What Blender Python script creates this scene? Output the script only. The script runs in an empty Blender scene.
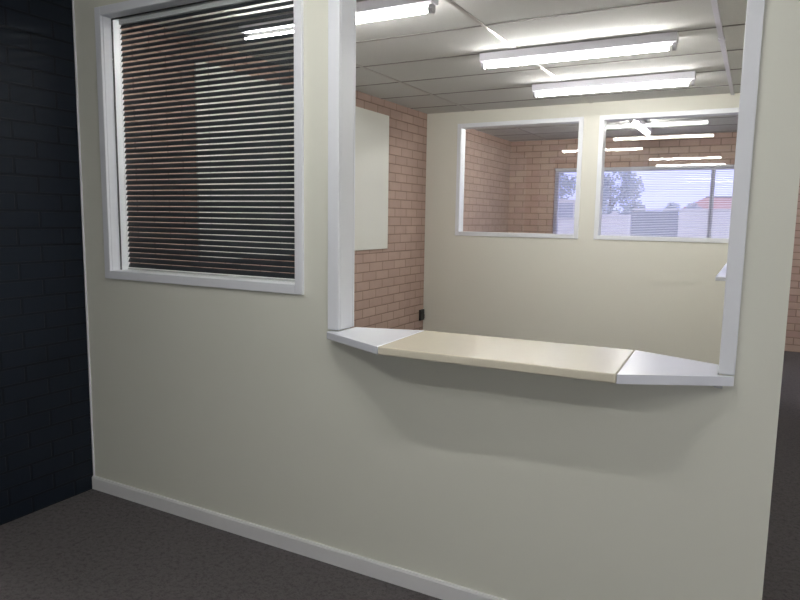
import bpy, bmesh, math, random
from mathutils import Vector, Matrix
random.seed(7)
S = bpy.context.scene
COL = S.collection

# ---------------------------------------------------------------- dimensions
XL, YB, ZC, YF = -3.207, 4.167, 2.66, 6.90      # brick side wall, rear partition, ceiling, far facade
TH = 0.098                                      # partition thickness
XE = 0.099                                      # free end of the front partition
XR, YN = 3.4, -4.9                              # rest of the lobby, behind the camera

# ---------------------------------------------------------------- materials
def new_mat(name):
    m = bpy.data.materials.new(name); m.use_nodes = True
    nt = m.node_tree; b = nt.nodes['Principled BSDF']
    return m, nt, b

def paint(name, col, rough=0.5, bump=0.0, scale=120, metal=0.0, var=0.03, spec=0.5):
    m, nt, b = new_mat(name)
    N, L = nt.nodes, nt.links
    tc = N.new('ShaderNodeTexCoord'); nz = N.new('ShaderNodeTexNoise')
    nz.inputs['Scale'].default_value = scale; nz.inputs['Detail'].default_value = 3
    L.new(tc.outputs['Object'], nz.inputs['Vector'])
    ramp = N.new('ShaderNodeValToRGB')
    ramp.color_ramp.elements[0].color = tuple(max(0, c*(1-var)) for c in col)+(1,)
    ramp.color_ramp.elements[1].color = tuple(min(1, c*(1+var)) for c in col)+(1,)
    L.new(nz.outputs['Fac'], ramp.inputs['Fac']); L.new(ramp.outputs['Color'], b.inputs['Base Color'])
    b.inputs['Roughness'].default_value = rough; b.inputs['Metallic'].default_value = metal
    b.inputs['Specular IOR Level'].default_value = spec
    if bump:
        bp = N.new('ShaderNodeBump'); bp.inputs['Strength'].default_value = bump; bp.inputs['Distance'].default_value = 0.004
        L.new(nz.outputs['Fac'], bp.inputs['Height']); L.new(bp.outputs['Normal'], b.inputs['Normal'])
    return m

def brick(name, axis, c1, c2, mortar, rough=0.85, bump=0.6, spec=0.3, blotch=0.25, msize=0.006):
    """running bond, 240 x 86 mm module; axis is the world axis the courses run along"""
    m, nt, b = new_mat(name); N, L = nt.nodes, nt.links
    tc = N.new('ShaderNodeTexCoord'); sp = N.new('ShaderNodeSeparateXYZ'); cb = N.new('ShaderNodeCombineXYZ')
    L.new(tc.outputs['Object'], sp.inputs[0])
    L.new(sp.outputs[axis], cb.inputs[0]); L.new(sp.outputs[2], cb.inputs[1])
    bt = N.new('ShaderNodeTexBrick'); L.new(cb.outputs[0], bt.inputs['Vector'])
    bt.inputs['Scale'].default_value = 1.0
    bt.inputs['Brick Width'].default_value = 0.24; bt.inputs['Row Height'].default_value = 0.0865
    bt.inputs['Mortar Size'].default_value = msize; bt.inputs['Mortar Smooth'].default_value = 0.25
    bt.inputs['Bias'].default_value = 0.0
    bt.inputs['Color1'].default_value = c1+(1,); bt.inputs['Color2'].default_value = c2+(1,); bt.inputs['Mortar'].default_value = mortar+(1,)
    nz = N.new('ShaderNodeTexNoise'); nz.inputs['Scale'].default_value = 9; nz.inputs['Detail'].default_value = 6
    L.new(tc.outputs['Object'], nz.inputs['Vector'])
    mx = N.new('ShaderNodeMix'); mx.data_type = 'RGBA'; mx.blend_type = 'MULTIPLY'; mx.inputs['Factor'].default_value = blotch
    L.new(bt.outputs['Color'], mx.inputs[6]); L.new(nz.outputs['Color'], mx.inputs[7])
    hs = N.new('ShaderNodeRGBToBW'); L.new(nz.outputs['Color'], hs.inputs[0])
    L.new(hs.outputs[0], mx.inputs[7])
    L.new(mx.outputs[2], b.inputs['Base Color'])
    b.inputs['Roughness'].default_value = rough; b.inputs['Specular IOR Level'].default_value = spec
    inv = N.new('ShaderNodeMath'); inv.operation = 'SUBTRACT'; inv.inputs[0].default_value = 1; L.new(bt.outputs['Fac'], inv.inputs[1])
    ad = N.new('ShaderNodeMath'); ad.operation = 'MULTIPLY_ADD'; ad.inputs[1].default_value = 0.35
    L.new(nz.outputs['Fac'], ad.inputs[0]); L.new(inv.outputs[0], ad.inputs[2])
    bp = N.new('ShaderNodeBump'); bp.inputs['Strength'].default_value = bump; bp.inputs['Distance'].default_value = 0.008
    L.new(ad.outputs[0], bp.inputs['Height']); L.new(bp.outputs['Normal'], b.inputs['Normal'])
    return m

def emit(name, col, strength):
    m = bpy.data.materials.new(name); m.use_nodes = True; nt = m.node_tree
    nt.nodes.clear(); e = nt.nodes.new('ShaderNodeEmission'); o = nt.nodes.new('ShaderNodeOutputMaterial')
    e.inputs[0].default_value = col+(1,); e.inputs[1].default_value = strength
    nt.links.new(e.outputs[0], o.inputs[0]); return m

def pane_mat(name, tint=(1, 1, 1), refl=1.0):
    m = bpy.data.materials.new(name); m.use_nodes = True; nt = m.node_tree; nt.nodes.clear()
    N, L = nt.nodes, nt.links
    t = N.new('ShaderNodeBsdfTransparent'); t.inputs[0].default_value = tint+(1,)
    g = N.new('ShaderNodeBsdfGlossy'); g.inputs['Roughness'].default_value = 0.0
    f = N.new('ShaderNodeFresnel'); ge = N.new('ShaderNodeNewGeometry')   # same reflectance entering and leaving the pane
    mr = N.new('ShaderNodeMapRange'); mr.inputs[3].default_value = 1.5; mr.inputs[4].default_value = 1/1.5
    L.new(ge.outputs['Backfacing'], mr.inputs[0]); L.new(mr.outputs[0], f.inputs[0])
    mu = N.new('ShaderNodeMath'); mu.operation = 'MULTIPLY'; mu.inputs[1].default_value = refl; L.new(f.outputs[0], mu.inputs[0])
    x = N.new('ShaderNodeMixShader'); o = N.new('ShaderNodeOutputMaterial')
    L.new(mu.outputs[0], x.inputs[0]); L.new(t.outputs[0], x.inputs[1]); L.new(g.outputs[0], x.inputs[2]); L.new(x.outputs[0], o.inputs[0])
    return m

def perforated(name, col, open_area):
    m, nt, b = new_mat(name); N, L = nt.nodes, nt.links
    b.inputs['Base Color'].default_value = col+(1,); b.inputs['Roughness'].default_value = 0.45
    t = N.new('ShaderNodeBsdfTransparent'); x = N.new('ShaderNodeMixShader'); x.inputs[0].default_value = open_area
    L.new(b.outputs[0], x.inputs[1]); L.new(t.outputs[0], x.inputs[2]); L.new(x.outputs[0], N['Material Output'].inputs[0])
    return m

def translucent(name, col, k):
    m, nt, b = new_mat(name); N, L = nt.nodes, nt.links
    b.inputs['Base Color'].default_value = col+(1,); b.inputs['Roughness'].default_value = 0.45
    t = N.new('ShaderNodeBsdfTranslucent'); t.inputs[0].default_value = col+(1,); x = N.new('ShaderNodeMixShader'); x.inputs[0].default_value = k
    L.new(b.outputs[0], x.inputs[1]); L.new(t.outputs[0], x.inputs[2]); L.new(x.outputs[0], N['Material Output'].inputs[0])
    return m

def carpet_mat():
    m, nt, b = new_mat('carpet'); N, L = nt.nodes, nt.links
    tc = N.new('ShaderNodeTexCoord')
    v = N.new('ShaderNodeTexVoronoi'); v.inputs['Scale'].default_value = 130; L.new(tc.outputs['Object'], v.inputs['Vector'])
    n = N.new('ShaderNodeTexNoise'); n.inputs['Scale'].default_value = 45; n.inputs['Detail'].default_value = 5; L.new(tc.outputs['Object'], n.inputs['Vector'])
    r = N.new('ShaderNodeValToRGB'); r.color_ramp.elements[0].position = 0.25; r.color_ramp.elements[1].position = 0.75
    r.color_ramp.elements[0].color = (0.060, 0.056, 0.058, 1); r.color_ramp.elements[1].color = (0.140, 0.129, 0.131, 1)
    ad = N.new('ShaderNodeMath'); ad.operation = 'MULTIPLY_ADD'; ad.inputs[1].default_value = 0.35
    L.new(v.outputs['Distance'], ad.inputs[0]); L.new(n.outputs['Fac'], ad.inputs[2])
    L.new(ad.outputs[0], r.inputs[0]); L.new(r.outputs[0], b.inputs['Base Color'])
    b.inputs['Roughness'].default_value = 1; b.inputs['Specular IOR Level'].default_value = 0.1
    bp = N.new('ShaderNodeBump'); bp.inputs['Strength'].default_value = 0.8; bp.inputs['Distance'].default_value = 0.006
    L.new(v.outputs['Distance'], bp.inputs['Height']); L.new(bp.outputs['Normal'], b.inputs['Normal'])
    return m

M = dict(
    wall=paint('cream_wall_paint', (0.735, 0.74, 0.65), 0.55, 0.05, 200, var=0.01),
    rear=paint('warm_cream_wall_paint', (0.735, 0.725, 0.65), 0.6, 0.05, 200, var=0.01),
    trim=paint('white_gloss_trim', (0.79, 0.81, 0.85), 0.3, 0, 30, var=0.01),
    skirt=paint('white_skirting_paint', (0.78, 0.78, 0.78), 0.4, 0, 30, var=0.02),
    brickx=brick('pink_brick_side', 1, (0.52, 0.38, 0.325), (0.465, 0.335, 0.285), (0.31, 0.215, 0.18)),
    bricky=brick('pink_brick_far', 0, (0.56, 0.415, 0.345), (0.50, 0.345, 0.30), (0.31, 0.215, 0.18)),
    dark=brick('navy_painted_brick', 1, (0.0085, 0.0140, 0.0235), (0.0080, 0.0130, 0.0225), (0.0060, 0.0090, 0.0145), 0.5, 0.8, 0.25, 0.2, 0.007),
    tile=paint('mineral_fibre_tile', (0.60, 0.60, 0.585), 0.9, 0.35, 170, var=0.14, spec=0.2),
    tee=paint('aluminium_ceiling_tee', (0.50, 0.48, 0.47), 0.35, 0, 20, metal=0.85),
    joint=paint('dull_grey_tee', (0.20, 0.19, 0.18), 0.6),
    conduit=paint('pale_conduit', (0.62, 0.60, 0.66), 0.35, 0, 40),
    carpet=carpet_mat(),
    cream_lam=paint('cream_laminate', (0.69, 0.645, 0.52), 0.22, 0, 60, var=0.02),
    white_lam=paint('white_laminate', (0.78, 0.80, 0.86), 0.25, 0, 60, var=0.01),
    board=paint('cream_pinboard', (0.75, 0.75, 0.70), 0.5, 0, 60, var=0.01),
    glass=pane_mat('window_glass', (0.99, 1.0, 0.99)),
    tinted=pane_mat('added_tinted_glass', (0.78, 0.78, 0.77)), lilac_cast=pane_mat('lilac_cast_glass', (0.90, 0.90, 1.0)),  # first dims the added glazing, second puts a lilac daylight cast into the tint
    bead=paint('black_glazing_bead', (0.03, 0.03, 0.03), 0.5),
    slat=perforated('dark_perforated_slat', (0.030, 0.036, 0.046), 0.10),
    rail=paint('white_blind_rail', (0.7, 0.71, 0.72), 0.4),
    white_slat=translucent('white_blind_slat', (0.86, 0.86, 0.90), 0.6),
    cord=paint('blind_cord', (0.3, 0.3, 0.3), 0.8),
    steel=paint('white_batten_steel', (0.70, 0.69, 0.76), 0.35),
    tube=emit('fluorescent_tube', (1.0, 0.985, 0.95), 66.0),
    holder=paint('grey_lampholder', (0.42, 0.41, 0.44), 0.5),
    black=paint('black_plastic', (0.015, 0.015, 0.015), 0.4),
    alu=paint('pale_window_frame', (0.62, 0.62, 0.68), 0.4),
    fence=paint('white_render', (0.82, 0.80, 0.80), 0.8, 0, 8, var=0.03),
    gate=paint('grey_steel_sheet', (0.28, 0.31, 0.37), 0.6, 0, 8),
    shedwin=paint('shed_window_glass', (0.36, 0.39, 0.48), 0.3),
    roof=paint('red_roof_tiles', (0.58, 0.30, 0.26), 0.8, 0.3, 6, var=0.15),
    leaf=paint('haze_pale_leaves', (0.50, 0.56, 0.60), 0.7, 0, 2, var=0.35),  # washed-out haze put into the leaf colour
    bark=paint('grey_bark', (0.2, 0.17, 0.15), 0.9, 0.5, 12),
    ground=paint('pale_asphalt', (0.42, 0.41, 0.40), 0.9, 0.2, 14, var=0.12),
)

# ---------------------------------------------------------------- mesh helpers
def add_box(bm, a, b):
    x0, x1 = sorted((a[0], b[0])); y0, y1 = sorted((a[1], b[1])); z0, z1 = sorted((a[2], b[2]))
    v = [bm.verts.new(p) for p in ((x0,y0,z0),(x1,y0,z0),(x1,y1,z0),(x0,y1,z0),(x0,y0,z1),(x1,y0,z1),(x1,y1,z1),(x0,y1,z1))]
    for f in ((3,2,1,0),(4,5,6,7),(0,1,5,4),(1,2,6,5),(2,3,7,6),(3,0,4,7)): bm.faces.new([v[i] for i in f])

def add_prism(bm, pts, d):
    """extrude a closed 3D outline along vector d"""
    d = Vector(d); n = len(pts)
    a = [bm.verts.new(p) for p in pts]; b = [bm.verts.new(Vector(p)+d) for p in pts]
    bm.faces.new(a[::-1]); bm.faces.new(b)
    for i in range(n): bm.faces.new((a[i], a[(i+1) % n], b[(i+1) % n], b[i]))

def add_cyl(bm, p, q, r, n=16, r2=None, caps=True):
    p, q = Vector(p), Vector(q); ax = (q-p).normalized(); u = ax.orthogonal().normalized(); w = ax.cross(u)
    r2 = r if r2 is None else r2
    A = [bm.verts.new(p+(u*math.cos(t)+w*math.sin(t))*r) for t in [2*math.pi*i/n for i in range(n)]]
    B = [bm.verts.new(q+(u*math.cos(t)+w*math.sin(t))*r2) for t in [2*math.pi*i/n for i in range(n)]]
    for i in range(n): bm.faces.new((A[i], A[(i+1) % n], B[(i+1) % n], B[i])).smooth = True
    if caps: bm.faces.new(A[::-1]); bm.faces.new(B)

def obj(name, bm, mat, parent=None, bevel=0.0, segs=2, kind=None, label=None):
    bmesh.ops.recalc_face_normals(bm, faces=bm.faces)
    me = bpy.data.meshes.new(name); bm.to_mesh(me); bm.free(); me.materials.append(mat)
    o = bpy.data.objects.new(name, me); COL.objects.link(o)
    if parent: o.parent = parent
    if bevel:
        md = o.modifiers.new('bevel', 'BEVEL'); md.width = bevel; md.segments = segs; md.limit_method = 'ANGLE'
    if kind: o['kind'] = kind
    if label: o['label'] = label
    return o

def boxes(name, lst, mat, parent=None, bevel=0.0, segs=2, kind=None, label=None):
    bm = bmesh.new()
    for a, b in lst: add_box(bm, a, b)
    return obj(name, bm, mat, parent, bevel, segs, kind, label)

def tag(o, label, cat, group=None):
    o['label'] = label; o['category'] = cat
    if group: o['group'] = group
    return o

def thing(name, label, cat, loc=(0,0,0), rz=0, group=None):
    o = bpy.data.objects.new(name, None); COL.objects.link(o); o.empty_display_size = 0.1
    o.location = loc; o.rotation_euler = (0, 0, rz)
    return tag(o, label, cat, group)

def dup(root, loc, rz, label):
    r = root.copy(); COL.objects.link(r); r.location = loc; r.rotation_euler = (0, 0, rz); r['label'] = label
    for ch in list(root.children):
        c = ch.copy(); COL.objects.link(c); c.parent = r
        for g in ch.children:
            d = g.copy(); COL.objects.link(d); d.parent = c
    return r

def wall_grid(name, us, zs, holes, w0, w1, mat, axis='x'):
    """upright slab with rectangular holes; us run along the axis, w0..w1 is the thickness"""
    bm = bmesh.new(); nu, nz = len(us)-1, len(zs)-1
    def P(u, w, z): return (u, w, z) if axis == 'x' else (w, u, z)
    solid = lambda i, j: 0 <= i < nu and 0 <= j < nz and not any(
        h[0]-1e-6 <= us[i] and us[i+1] <= h[1]+1e-6 and h[2]-1e-6 <= zs[j] and zs[j+1] <= h[3]+1e-6 for h in holes)
    cache = {}
    def V(i, k, j):
        if (i, k, j) not in cache: cache[(i, k, j)] = bm.verts.new(P(us[i], (w0, w1)[k], zs[j]))
        return cache[(i, k, j)]
    for i in range(nu):
        for j in range(nz):
            if not solid(i, j): continue
            for k in (0, 1): bm.faces.new((V(i,k,j), V(i+1,k,j), V(i+1,k,j+1), V(i,k,j+1)))
            if not solid(i-1, j): bm.faces.new((V(i,0,j), V(i,1,j), V(i,1,j+1), V(i,0,j+1)))
            if not solid(i+1, j): bm.faces.new((V(i+1,0,j), V(i+1,1,j), V(i+1,1,j+1), V(i+1,0,j+1)))
            if not solid(i, j-1): bm.faces.new((V(i,0,j), V(i+1,0,j), V(i+1,1,j), V(i,1,j)))
            if not solid(i, j+1): bm.faces.new((V(i,0,j+1), V(i+1,0,j+1), V(i+1,1,j+1), V(i,1,j+1)))
    return obj(name, bm, mat, kind='structure')

def window_frame(name, x0, x1, z0, z1, y0, y1, w, lip, mat, parent=None, sides='lrtb', kind=None, wr=None):
    """white lining boards plus an architrave on both faces; x0..z1 is the outer edge of the architrave, w its width"""
    L = []
    t = 0.012                                       # lining thickness inside the hole
    ya, yb = y0-lip, y1+lip
    wr = w if wr is None else wr
    i0, i1, k0, k1 = x0+w, x1-wr, (z0+w if 'b' in sides else z0+t), z1-w
    for (s, e) in ((ya, y0), (y1, yb)):
        if 'l' in sides: L.append(((x0, s, z0), (i0, e, z1)))
        if 'r' in sides: L.append(((i1, s, z0), (x1, e, z1)))
        if 't' in sides: L.append(((i0, s, k1), (i1, e, z1)))
        if 'b' in sides: L.append(((i0, s, z0), (i1, e, k0)))
    if 'l' in sides: L.append(((i0-t, y0, k0-t), (i0, y1, k1+t)))
    if 'r' in sides: L.append(((i1, y0, k0-t), (i1+t, y1, k1+t)))
    if 't' in sides: L.append(((i0, y0, k1), (i1, y1, k1+t)))
    if 'b' in sides: L.append(((i0, y0, k0-t), (i1, y1, k0)))
    return boxes(name, L, mat, parent, bevel=0.003, kind=kind)

# ---------------------------------------------------------------- setting: floor, ceiling, walls
boxes('floor', [((XL-0.2, YN-0.1, -0.12), (XR+0.1, YF+0.22, 0.0))], M['carpet'], kind='structure')
boxes('ceiling', [((XL-0.2, YN-0.1, ZC), (XR+0.1, YF+0.22, ZC+0.15))], M['tile'], kind='structure')

# left window hole and hatch hole in the front partition (outer architrave sizes minus its width)
AW, LIP, T = 0.043, 0.015, 0.012
WL = (-3.027, -1.730, 1.208, 2.580)
HA, HL, HR = (-1.598, -0.031, 1.020, 2.600), 0.056, 0.047
def hole(o, w=AW, t=T): return (o[0]+w-t, o[1]-w+t, o[2]+w-t, o[3]-w+t)
h1 = hole(WL); h2 = (HA[0]+HL-T, HA[1]-HR+T, 1.0215, HA[3]-0.05+T)
us = sorted({XL, h1[0], h1[1], h2[0], h2[1], XE}); zs = sorted({0.0, h1[2], h1[3], h2[2], h2[3], ZC})
wall_grid('wall_front', us, zs, [h1, h2], 0.0, TH, M['wall'])

# rear partition with two fixed panes
B1 = (-2.845, -1.537, 1.372, 2.535)
B2 = (-1.388, -0.085, 1.372, 2.535)
BW = 0.043
g1, g2 = hole(B1, BW), hole(B2, BW)
us = sorted({XL, g1[0], g1[1], g2[0], g2[1], 0.0}); zs = sorted({0.0, g1[2], g1[3], ZC})
wall_grid('wall_back', us, zs, [g1, g2], YB, YB+TH, M['rear'])
boxes('wall_right', [((0.0, TH, 0), (XE, YB+TH, ZC))], M['rear'], kind='structure')

# brick side wall: navy paint in the lobby, bare pink brick beyond the partition
boxes('wall_left', [((XL-0.2, YN-0.1, 0), (XL, 0.02, ZC))], M['dark'], kind='structure')
boxes('wall_left_rear', [((XL-0.2, 0.02, 0), (XL, YF, ZC))], M['brickx'], kind='structure')
# far facade with the big daylight window
FW = (-2.56, 0.12, 0.85, 2.27)
us = sorted({XL-0.2, FW[0], FW[1], XR}); zs = sorted({0.0, FW[2], FW[3], ZC})
wall_grid('wall_far', us, zs, [FW], YF, YF+0.22, M['bricky'])
# rest of the lobby and passage, out of the picture
# unseen glazing, added behind and beside the camera to light the lobby
NW = (-0.4, 3.2, 0.25, 2.40); PW = (-4.5, -0.6, 0.25, 2.40)
wall_grid('wall_near', [XL-0.2, NW[0], NW[1], XR+0.1], [0, NW[2], NW[3], ZC], [NW], YN-0.1, YN, M['wall'])
wall_grid('wall_passage', [YN, PW[0], PW[1], YF+0.22], [0, PW[2], PW[3], ZC], [PW], XR, XR+0.1, M['rear'], axis='y')
w = boxes('window_6', [((NW[0]+(NW[1]-NW[0])*k/3-0.025*(k > 0), YN-0.08, NW[2]), (NW[0]+(NW[1]-NW[0])*k/3+0.025*(k < 3), YN-0.03, NW[3])) for k in range(4)], M['alu'], kind='structure')
boxes('glass_pane', [((NW[0], YN-0.06, NW[2]), (NW[1], YN-0.054, NW[3]))], M['tinted'], w)
w = boxes('window_7', [((XR+0.03, PW[0]+(PW[1]-PW[0])*k/3-0.025*(k > 0), PW[2]), (XR+0.08, PW[0]+(PW[1]-PW[0])*k/3+0.025*(k < 3), PW[3])) for k in range(4)], M['alu'], kind='structure')
boxes('glass_pane', [((XR+0.054, PW[0], PW[2]), (XR+0.06, PW[1], PW[3]))], M['tinted'], w)

# skirting
bm = bmesh.new()
add_prism(bm, [(XL, 0, 0), (XL, -0.015, 0), (XL, -0.015, 0.066), (XL, -0.010, 0.075), (XL, 0, 0.075)], (XE-XL, 0, 0))
obj('baseboard_front', bm, M['skirt'], kind='structure')
boxes('trim_4', [((XL, -0.008, 0.076), (XL+0.010, 0, ZC-0.001))], M['trim'], kind='structure', bevel=0.003)
boxes('baseboard_back', [((XL+0.016, YB-0.014, 0), (-0.014, YB, 0.075))], M['skirt'], kind='structure', bevel=0.003)

# ceiling grid, real inverted tees standing 4 mm proud of the tiles
bm = bmesh.new()
x = -1.476-1.2
while x < XR:
    if x > XL:
        for (a, b) in ((YN, 0), (TH, YB), (YB+TH, YF)): add_box(bm, (x-0.012, a+0.002, ZC-0.004), (x+0.012, b-0.002, ZC))
    x += 1.2
obj('trim_1', bm, M['tee'], kind='structure')
bm = bmesh.new()
y = 0.78-0.6*9
while y < YF:
    if y > YN and not (-0.02 < y < TH+0.02) and not (YB-0.02 < y < YB+TH+0.02):
        x1 = -0.002 if TH < y < YB else XR-0.002
        add_box(bm, (XL+0.002, y-0.008, ZC-0.0032), (x1, y+0.008, ZC))
    y += 0.6
obj('trim_2', bm, M['joint'], kind='structure')
boxes('trim_3', [((-0.289, TH+0.002, ZC-0.018), (-0.261, YB-0.002, ZC-0.004)), ((-0.294, 2.20, ZC-0.020), (-0.256, 2.25, ZC-0.004))], M['conduit'], kind='structure', bevel=0.002)

# ---------------------------------------------------------------- windows
w = window_frame('window_1', *WL, 0.0, TH, AW, LIP, M['trim'], kind='structure')
def pane(x0, x1, z0, z1, y, parent, name='glass_pane'):
    return boxes(name, [((x0, y-0.003, z0), (x1, y+0.003, z1))], M['glass'], parent)
gi = (WL[0]+AW, WL[1]-AW, WL[2]+AW, WL[3]-AW)
pane(gi[0]+0.001, gi[1]-0.001, gi[2]+0.001, gi[3]-0.001, 0.048, w)
e = 0.006
boxes('glazing_bead', [((gi[0], 0.051, gi[2]), (gi[0]+e, 0.056, gi[3])), ((gi[1]-e, 0.051, gi[2]), (gi[1], 0.056, gi[3])),
                       ((gi[0]+e, 0.051, gi[3]-e), (gi[1]-e, 0.056, gi[3]))], M['bead'], w)
# reception hatch: lined on three sides, the counter is its sill
window_frame('window_2', HA[0], HA[1], 1.068, HA[3], 0.0, TH, HL, LIP, M['trim'], sides='lrt', kind='structure', wr=HR)
for n, B in ((3, B1), (4, B2)):
    w = window_frame('window_%d' % n, *B, YB, YB+TH, BW, 0.012, M['trim'], kind='structure')
    pane(B[0]+BW+0.001, B[1]-BW-0.001, B[2]+BW+0.001, B[3]-BW-0.001, YB+0.05, w)

# big facade window: frame, mullions, panes
w = boxes('window_5', [((FW[0], YF+0.06, FW[2]), (FW[0]+0.05, YF+0.13, FW[3])), ((FW[1]-0.05, YF+0.06, FW[2]), (FW[1], YF+0.13, FW[3])),
                       ((FW[0]+0.05, YF+0.06, FW[3]-0.05), (FW[1]-0.05, YF+0.13, FW[3])), ((FW[0]+0.05, YF+0.06, FW[2]), (FW[1]-0.05, YF+0.13, FW[2]+0.05))],
          M['alu'], kind='structure', bevel=0.003)
MUL = (-2.205, -0.545)
for mx in MUL: boxes('mullion', [((mx-0.025, YF+0.06, FW[2]+0.05), (mx+0.025, YF+0.13, FW[3]-0.05))], M['alu'], w, bevel=0.003)
ed = [FW[0]+0.05, MUL[0]-0.025, MUL[0]+0.025, MUL[1]-0.025, MUL[1]+0.025, FW[1]-0.05]
for k in range(3): pane(ed[2*k], ed[2*k+1], FW[2]+0.05, FW[3]-0.05, YF+0.095, w).data.materials[0] = M['lilac_cast']  # far panes carry the lilac cast of the daylight in their tint

# ---------------------------------------------------------------- blinds
def slat_mesh(x0, x1, yc, zlist, width, tilt, crown=0.0018, th=0.0005):
    """thin crowned strips; tilt > 0 lifts the far edge"""
    bm = bmesh.new(); c, s = math.cos(tilt), math.sin(tilt)
    for z in zlist:
        prof = []
        for k in range(5):
            u = (k/4-0.5)*width; v = crown*(1-(2*k/4-1)**2); prof.append((u, v))
        ring = prof + [(u, v-th) for u, v in prof[::-1]]
        pts = [(yc+u*c-v*s, z+u*s+v*c) for u, v in ring]
        A = [bm.verts.new((x0, p[0], p[1])) for p in pts]; B = [bm.verts.new((x1, p[0], p[1])) for p in pts]
        n = len(pts)
        for i in range(n): bm.faces.new((A[i], A[(i+1) % n], B[(i+1) % n], B[i]))
        bm.faces.new(A[::-1]); bm.faces.new(B)
    return bm

BX0, BX1, BY = gi[0]+0.030, gi[1]-0.003, 0.084
t = thing('venetian_blind', 'dark slatted venetian blind tilted almost shut behind the left lobby window', 'blind', (0, 0, 0))
zt, zb_ = gi[3]-0.030, gi[2]+0.014
pitch = 0.0272
obj('slats', slat_mesh(BX0, BX1, BY, [zb_+0.012+pitch*i for i in range(int((zt-0.012-zb_)/pitch)+1)], 0.0255, math.radians(60)), M['slat'], t)
boxes('headrail', [((BX0, BY-0.013, gi[3]-0.028), (BX1, BY+0.013, gi[3]-0.002))], M['rail'], t, bevel=0.002)
boxes('bottom_rail', [((BX0, BY-0.012, gi[2]+0.002), (BX1, BY+0.012, gi[2]+0.013))], M['rail'], t, bevel=0.003)
for cx in (BX0+0.16, (BX0+BX1)/2, BX1-0.16):
    bm = bmesh.new(); add_cyl(bm, (cx, BY+0.011, gi[2]+0.02), (cx, BY+0.011, gi[3]-0.02), 0.0009, 6); obj('cord', bm, M['cord'], t)

lab = {0: 'narrow white venetian blind, slats open, in the slim left light of the far window',
       1: 'wide white venetian blind, slats open, over the broad middle of the far window',
       2: 'white venetian blind, slats open, over the right end of the far window'}
for k in range(3):
    a, b = ((FW[0]+0.008, MUL[0]-0.004), (MUL[0]+0.004, MUL[1]-0.004), (MUL[1]+0.004, FW[1]-0.008))[k]
    yc = YF+0.032
    t = thing('venetian_blind', lab[k], 'blind', (0, 0, 0), group=None)
    n = int((FW[3]-0.05-FW[2]-0.04)/0.022)
    obj('slats', slat_mesh(a, b, yc, [FW[2]+0.04+0.022*i for i in range(n+1)], 0.024, math.radians(30)), M['white_slat'], t)
    boxes('headrail', [((a, yc-0.014, FW[3]-0.032), (b, yc+0.014, FW[3]-0.003))], M['alu'], t, bevel=0.002)
    boxes('bottom_rail', [((a, yc-0.012, FW[2]+0.004), (b, yc+0.012, FW[2]+0.020))], M['rail'], t, bevel=0.002)

# ---------------------------------------------------------------- reception counter
CT, CB = 1.066, 1.034
P_ = dict(lf=(-1.231, -0.214), rf=(-0.363, -0.190), lb=(-1.243, 0.214), rb=(-0.378, 0.262),
          lt=(-1.578, -0.050), rt=(-0.032, -0.020), lr=(-1.540, 0.118), rr=(-0.0800, 0.150))
t = thing('reception_counter', 'cream and white reception counter through the wall opening', 'counter', (-0.8, 0.0, CB))
def slab(name, pts, mat, bevel, label):
    bm = bmesh.new(); add_prism(bm, [(p[0]+0.8, p[1], 0) for p in pts], (0, 0, CT-CB))
    return obj(name, bm, mat, t, bevel=bevel, segs=3, label=label)
slab('counter_top', [P_['lf'], P_['rf'], P_['rb'], P_['lb']], M['cream_lam'], 0.006, 'cream laminate top')
gp = 0.0015
fl = lambda p, dx: (p[0]+dx, p[1])
slab('end_panel', [fl(P_['lf'], -gp), fl(P_['lb'], -gp), P_['lr'], (-1.5435, -0.0165), (P_['lt'][0], -0.0165), P_['lt']], M['white_lam'], 0.004, 'white laminate end')
slab('end_panel', [fl(P_['rf'], gp), P_['rt'], (P_['rt'][0], -0.0165), (-0.0800, -0.0165), P_['rr'], fl(P_['rb'], gp)], M['white_lam'], 0.004, 'white laminate end')
for bx in (-1.555, -0.075):
    bm = bmesh.new(); add_prism(bm, [(bx+0.8-0.012, -0.001, 0), (bx+0.8-0.012, -0.036, 0), (bx+0.8-0.012, -0.001, -0.016)], (0.024, 0, 0))
    obj('bracket', bm, M['white_lam'], t)

# ---------------------------------------------------------------- things in the middle room
tag(boxes('pinboard', [((XL+0.001, 0.83, 1.248), (XL+0.016, 3.315, 2.520))], M['board'], bevel=0.003), 'large blank cream board mounted on the pink brick side wall', 'board')
t = thing('power_outlet', 'small black power outlet low on the pink brick wall beside the cream corner', 'outlet', (XL, 4.105, 0.49))
boxes('back_box', [((0, -0.048, -0.06), (0.022, 0.048, 0.06))], M['black'], t, bevel=0.004)
boxes('rocker_switch', [((0.022, -0.026, 0.012), (0.026, -0.008, 0.036)), ((0.022, 0.008, 0.012), (0.026, 0.026, 0.036))], M['black'], t, bevel=0.001)
boxes('socket_face', [((0.022, -0.048, -0.042), (0.0245, 0.048, 0.002))], M['black'], t, bevel=0.001)
t = thing('wall_shelf', 'narrow white ledge on the inner wall beyond the opening\'s right jamb', 'shelf', (0.0, 1.06, 1.30))
boxes('shelf_board', [((-0.158, 0, -0.018), (0.0, 1.75, 0.0))], M['white_lam'], t, bevel=0.003)
for yy in (0.25, 0.9, 1.5): boxes('shelf_bracket', [((-0.10, yy, -0.026), (0.0, yy+0.02, -0.018)), ((-0.008, yy, -0.10), (0.0, yy+0.02, -0.026))], M['white_lam'], t)

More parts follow.
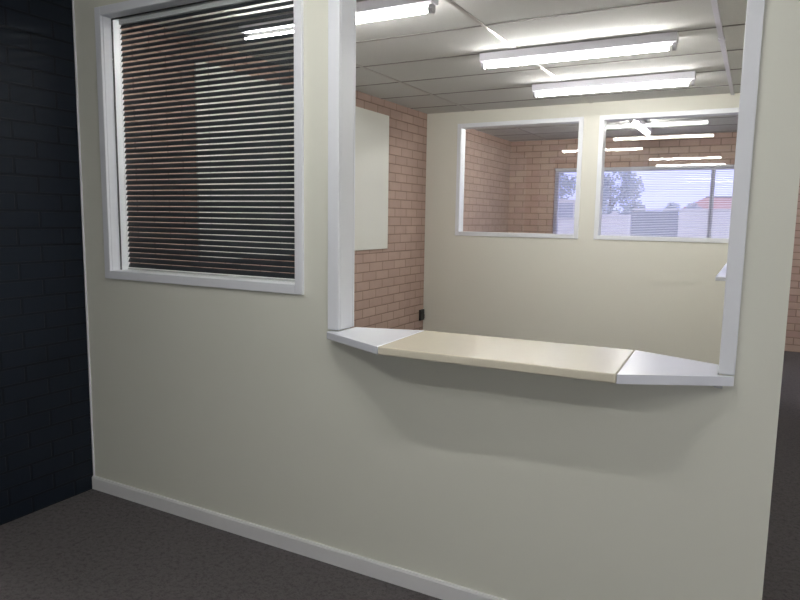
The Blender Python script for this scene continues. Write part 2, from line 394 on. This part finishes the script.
# ---------------------------------------------------------------- fluorescent battens
def make_batten(label, loc, rz):
    t = thing('fluorescent_light', label, 'ceiling light', loc, rz, 'bare fluorescent battens on the ceiling')
    h = 0.618
    bm = bmesh.new()                               # folded steel body, slightly splayed sides
    add_prism(bm, [(-h, -0.042, 0), (-h, -0.040, -0.050), (-h, -0.025, -0.057), (-h, 0.025, -0.057), (-h, 0.040, -0.050), (-h, 0.042, 0)], (2*h, 0, 0))
    obj('housing', bm, M['steel'], t, bevel=0.002)
    bm = bmesh.new(); add_cyl(bm, (-h+0.048, 0, -0.079), (h-0.048, 0, -0.079), 0.015, 16); obj('lamp_tube', bm, M['tube'], t)
    for s in (-1, 1):
        bm = bmesh.new()                           # lampholder: stem with a rounded foot around the tube end
        xx = s*(h-0.026)
        pts = [(xx, -0.016, -0.057)] + [(xx, 0.021*math.cos(a), -0.079+0.021*math.sin(a)) for a in [math.pi+math.pi*i/10 for i in range(11)]] + [(xx, 0.016, -0.057)]
        add_prism(bm, pts, (s*0.020, 0, 0)); obj('lampholder', bm, M['holder'], t)
    return t
ZL = ZC-0.004
L0 = make_batten('fluorescent batten nearest the front opening, its left half seen behind the slatted blind', (-2.10, 0.74, ZL), 0)
dup(L0, (-1.115, 2.00, ZL), 0, 'middle of the three parallel fluorescent battens in the room beyond the counter')
dup(L0, (-1.105, 3.14, ZL), 0, 'fluorescent batten closest to the cream rear wall, above its two windows')
dup(L0, (-1.165, -1.00, ZL), 0, 'lobby fluorescent batten reflected as the upper thin line over the far window')
dup(L0, (-1.165, -2.32, ZL), 0, 'lobby fluorescent batten reflected as the lower thin line over the far window')
dup(L0, (1.55, -1.9, ZL), 0, 'unseen batten added to brighten the lobby, right of the partition end')  # added out of view to lift the lobby light
dup(L0, (-2.2, 4.60, ZL), 0, 'hidden batten added tight behind the rear wall to brighten the far room')  # added above the sight line to brighten the far room
dup(L0, (1.60, 2.00, ZL), math.pi/2, 'unseen batten added to light the passage beside the inner room')  # unseen, added to light the passage floor
dup(L0, (1.60, 5.65, ZL), math.pi/2, 'unseen batten added at the far end of the passage for more light')  # unseen fill light added for the far room and brick
dup(L0, (-1.235, 5.55, ZL), math.pi/2, 'fluorescent batten running end-on, seen through the right-hand rear window')

# ---------------------------------------------------------------- outside the far window
boxes('ground', [((-80, -80, -0.4), (80, 140, -0.12))], M['ground'], kind='structure')

Y0, G = 22.6, -0.12
t = thing('boundary_wall', 'long white rendered wall seen through the right part of the far window', 'wall', (0, Y0, G))
boxes('wall_panel', [((-2.46, 0, 0), (9.0, 0.2, 2.06))], M['fence'], t)
boxes('coping', [((-2.46, -0.03, 2.06), (9.0, 0.23, 2.12))], M['fence'], t, bevel=0.01)
t = thing('garden_wall', 'lower white wall between the white shed and the grey gate', 'wall', (0, Y0, G))
boxes('wall_panel', [((-5.86, 0, 0), (-4.06, 0.2, 1.84))], M['fence'], t)
boxes('coping', [((-5.86, -0.03, 1.84), (-4.06, 0.23, 1.89))], M['fence'], t, bevel=0.01)
tag(boxes('post_cap', [((-4.78, Y0+0.0, G+1.89), (-4.52, Y0+0.2, G+1.97)), ((-4.72, Y0+0.03, G+1.97), (-4.58, Y0+0.17, G+2.02))], M['fence'], bevel=0.01), 'small white cap standing on the lower white wall', 'cap')
t = thing('sliding_gate', 'grey sheet metal gate left of the long white wall', 'gate', (0, Y0, G))
bm = bmesh.new()
n = 26; x0, x1 = -4.03, -2.49
for k in range(n):
    a = x0+(x1-x0)*k/n; b = x0+(x1-x0)*(k+1)/n
    add_box(bm, (a, 0.05 if k % 2 else 0.075, 0.05), (b, 0.10, 2.05))
obj('corrugated_panel', bm, M['gate'], t)
boxes('gate_frame', [((x0, 0.10, 0.02), (x0+0.06, 0.14, 2.06)), ((x1-0.06, 0.10, 0.02), (x1, 0.14, 2.06)), ((x0+0.06, 0.10, 0.02), (x1-0.06, 0.14, 0.08))], M['gate'], t)
boxes('top_rail', [((x0, 0.03, 2.06), (x1, 0.16, 2.12))], M['fence'], t, bevel=0.01, label='white top rail')
t = thing('garden_shed', 'white shed with one grey window seen through the slim left light', 'shed', (-6.5, Y0, G))
boxes('shed_wall', [((-0.66, 0, 0), (0.60, 2.2, 2.40))], M['fence'], t)
boxes('shed_roof', [((-0.70, -0.06, 2.40), (0.64, 2.3, 2.46))], M['fence'], t, bevel=0.01)
wn = boxes('window_frame', [((-0.26, -0.03, 1.72), (0.38, -0.001, 2.34))], M['fence'], t)
boxes('window_glass', [((-0.21, -0.036, 1.76), (0.36, -0.031, 2.32))], M['shedwin'], wn)

t = thing('house', 'low house with a red tiled hip roof behind the long white wall', 'house', (1.5, 40.0, G))
boxes('house_wall', [((-4.6, 0.6, 0), (7.0, 8.4, 2.5))], M['fence'], t)
bm = bmesh.new()
E4 = [(-5.6, 0, 2.45), (7.6, 0, 2.45), (7.6, 9, 2.45), (-5.6, 9, 2.45)]; R2 = [(-4.4, 1.6, 3.17), (6.4, 1.6, 3.17), (6.4, 7.4, 3.17), (-4.4, 7.4, 3.17)]
a = [bm.verts.new(p) for p in E4]; b = [bm.verts.new(p) for p in R2]
bm.faces.new(a[::-1]); bm.faces.new(b)
for k in range(4): bm.faces.new((a[k], a[(k+1) % 4], b[(k+1) % 4], b[k]))
obj('roof', bm, M['roof'], t)
boxes('ridge_capping', [((-4.4, 1.5, 3.17), (6.4, 1.7, 3.23))], M['gate'], t)

def tree(label, x, y, h, r, base, n, seed):
    rd = random.Random(seed)
    t = thing('tree', label, 'tree', (x, y, G))
    bm = bmesh.new()
    add_cyl(bm, (0, 0, 0), (0.1, 0, h*0.55), 0.16, 10, 0.09)
    for k in range(6):
        an = k*1.05+rd.random(); add_cyl(bm, (0.05, 0, h*(0.25+0.05*k)), (math.cos(an)*r*0.6, math.sin(an)*r*0.6, h*(0.5+0.06*k)), 0.06, 6, 0.02)
    obj('trunk', bm, M['bark'], t)
    bm = bmesh.new()
    cl = [(rd.uniform(-r, r)*0.75, rd.uniform(-r, r)*0.75, rd.uniform(base+0.3, h-0.4)) for _ in range(26)]
    for k in range(n):
        c = Vector(rd.choice(cl)); d = Vector((rd.gauss(0, 1), rd.gauss(0, 1), rd.gauss(0, 1))).normalized()*r*0.36*rd.random()**0.4
        p = c+d; u = Vector((rd.gauss(0, 1), rd.gauss(0, 1), rd.gauss(0, 1))).normalized(); v = u.orthogonal().normalized(); q = 0.085
        bm.faces.new([bm.verts.new(p+u*q), bm.verts.new(p+v*q*0.5+u*q*0.1), bm.verts.new(p-u*q), bm.verts.new(p-v*q*0.5+u*q*0.1)])
    me = bpy.data.meshes.new('foliage'); bm.to_mesh(me); bm.free(); me.materials.append(M['leaf'])
    o = bpy.data.objects.new('foliage', me); COL.objects.link(o); o.parent = t
tree('tall pale tree rising above the white shed', -8.9, 27.5, 5.0, 1.5, 1.2, 6000, 3)
tree('broad pale tree behind the low white wall', -5.9, 28.0, 4.3, 1.4, 1.0, 6000, 5)
tree('lower rounded tree behind the grey gate', -2.9, 29.2, 2.75, 0.85, 0.8, 5000, 9)

# ---------------------------------------------------------------- daylight
wd = bpy.data.worlds.new('overcast_sky'); S.world = wd; wd.use_nodes = True
bg = wd.node_tree.nodes['Background']
bg.inputs[1].default_value = 1.9
N, L = wd.node_tree.nodes, wd.node_tree.links            # thin cloud, whiter on the street side
tc = N.new('ShaderNodeTexCoord'); sp = N.new('ShaderNodeSeparateXYZ'); rp = N.new('ShaderNodeValToRGB')
mr = N.new('ShaderNodeMapRange'); mr.inputs[1].default_value = -1; mr.inputs[2].default_value = 1
L.new(tc.outputs['Generated'], sp.inputs[0]); L.new(sp.outputs[1], mr.inputs[0]); L.new(mr.outputs[0], rp.inputs[0]); L.new(rp.outputs[0], bg.inputs[0])
rp.color_ramp.elements[0].color = (0.93, 0.92, 0.96, 1); rp.color_ramp.elements[1].color = (0.74, 0.78, 1.16, 1)
rp.color_ramp.elements[0].position = 0.35; rp.color_ramp.elements[1].position = 0.7
# ---------------------------------------------------------------- camera
cd = bpy.data.cameras.new('camera'); cam = bpy.data.objects.new('camera', cd); COL.objects.link(cam)
Rr = Vector((0.8787923, 0.47696026, 0.01526439)); Uu = Vector((-0.07262191, 0.10205335, 0.99212458)); Ff = Vector((-0.47164621, 0.87297997, -0.12432146))
mw = Matrix((Rr, Uu, -Ff)).transposed().to_4x4(); mw.translation = (0.0, -2.31885, 1.55)
cam.matrix_world = mw
cd.sensor_width = 36; cd.lens = 655.9/800*36; cd.clip_start = 0.02; cd.clip_end = 500
S.camera = cam
S.view_settings.view_transform = 'Standard'; S.view_settings.look = 'None'; S.view_settings.gamma = 1; S.view_settings.use_curve_mapping = False
S.view_settings.exposure = 0.26
S.cycles.max_bounces = 10; S.cycles.diffuse_bounces = 6; S.cycles.transparent_max_bounces = 24
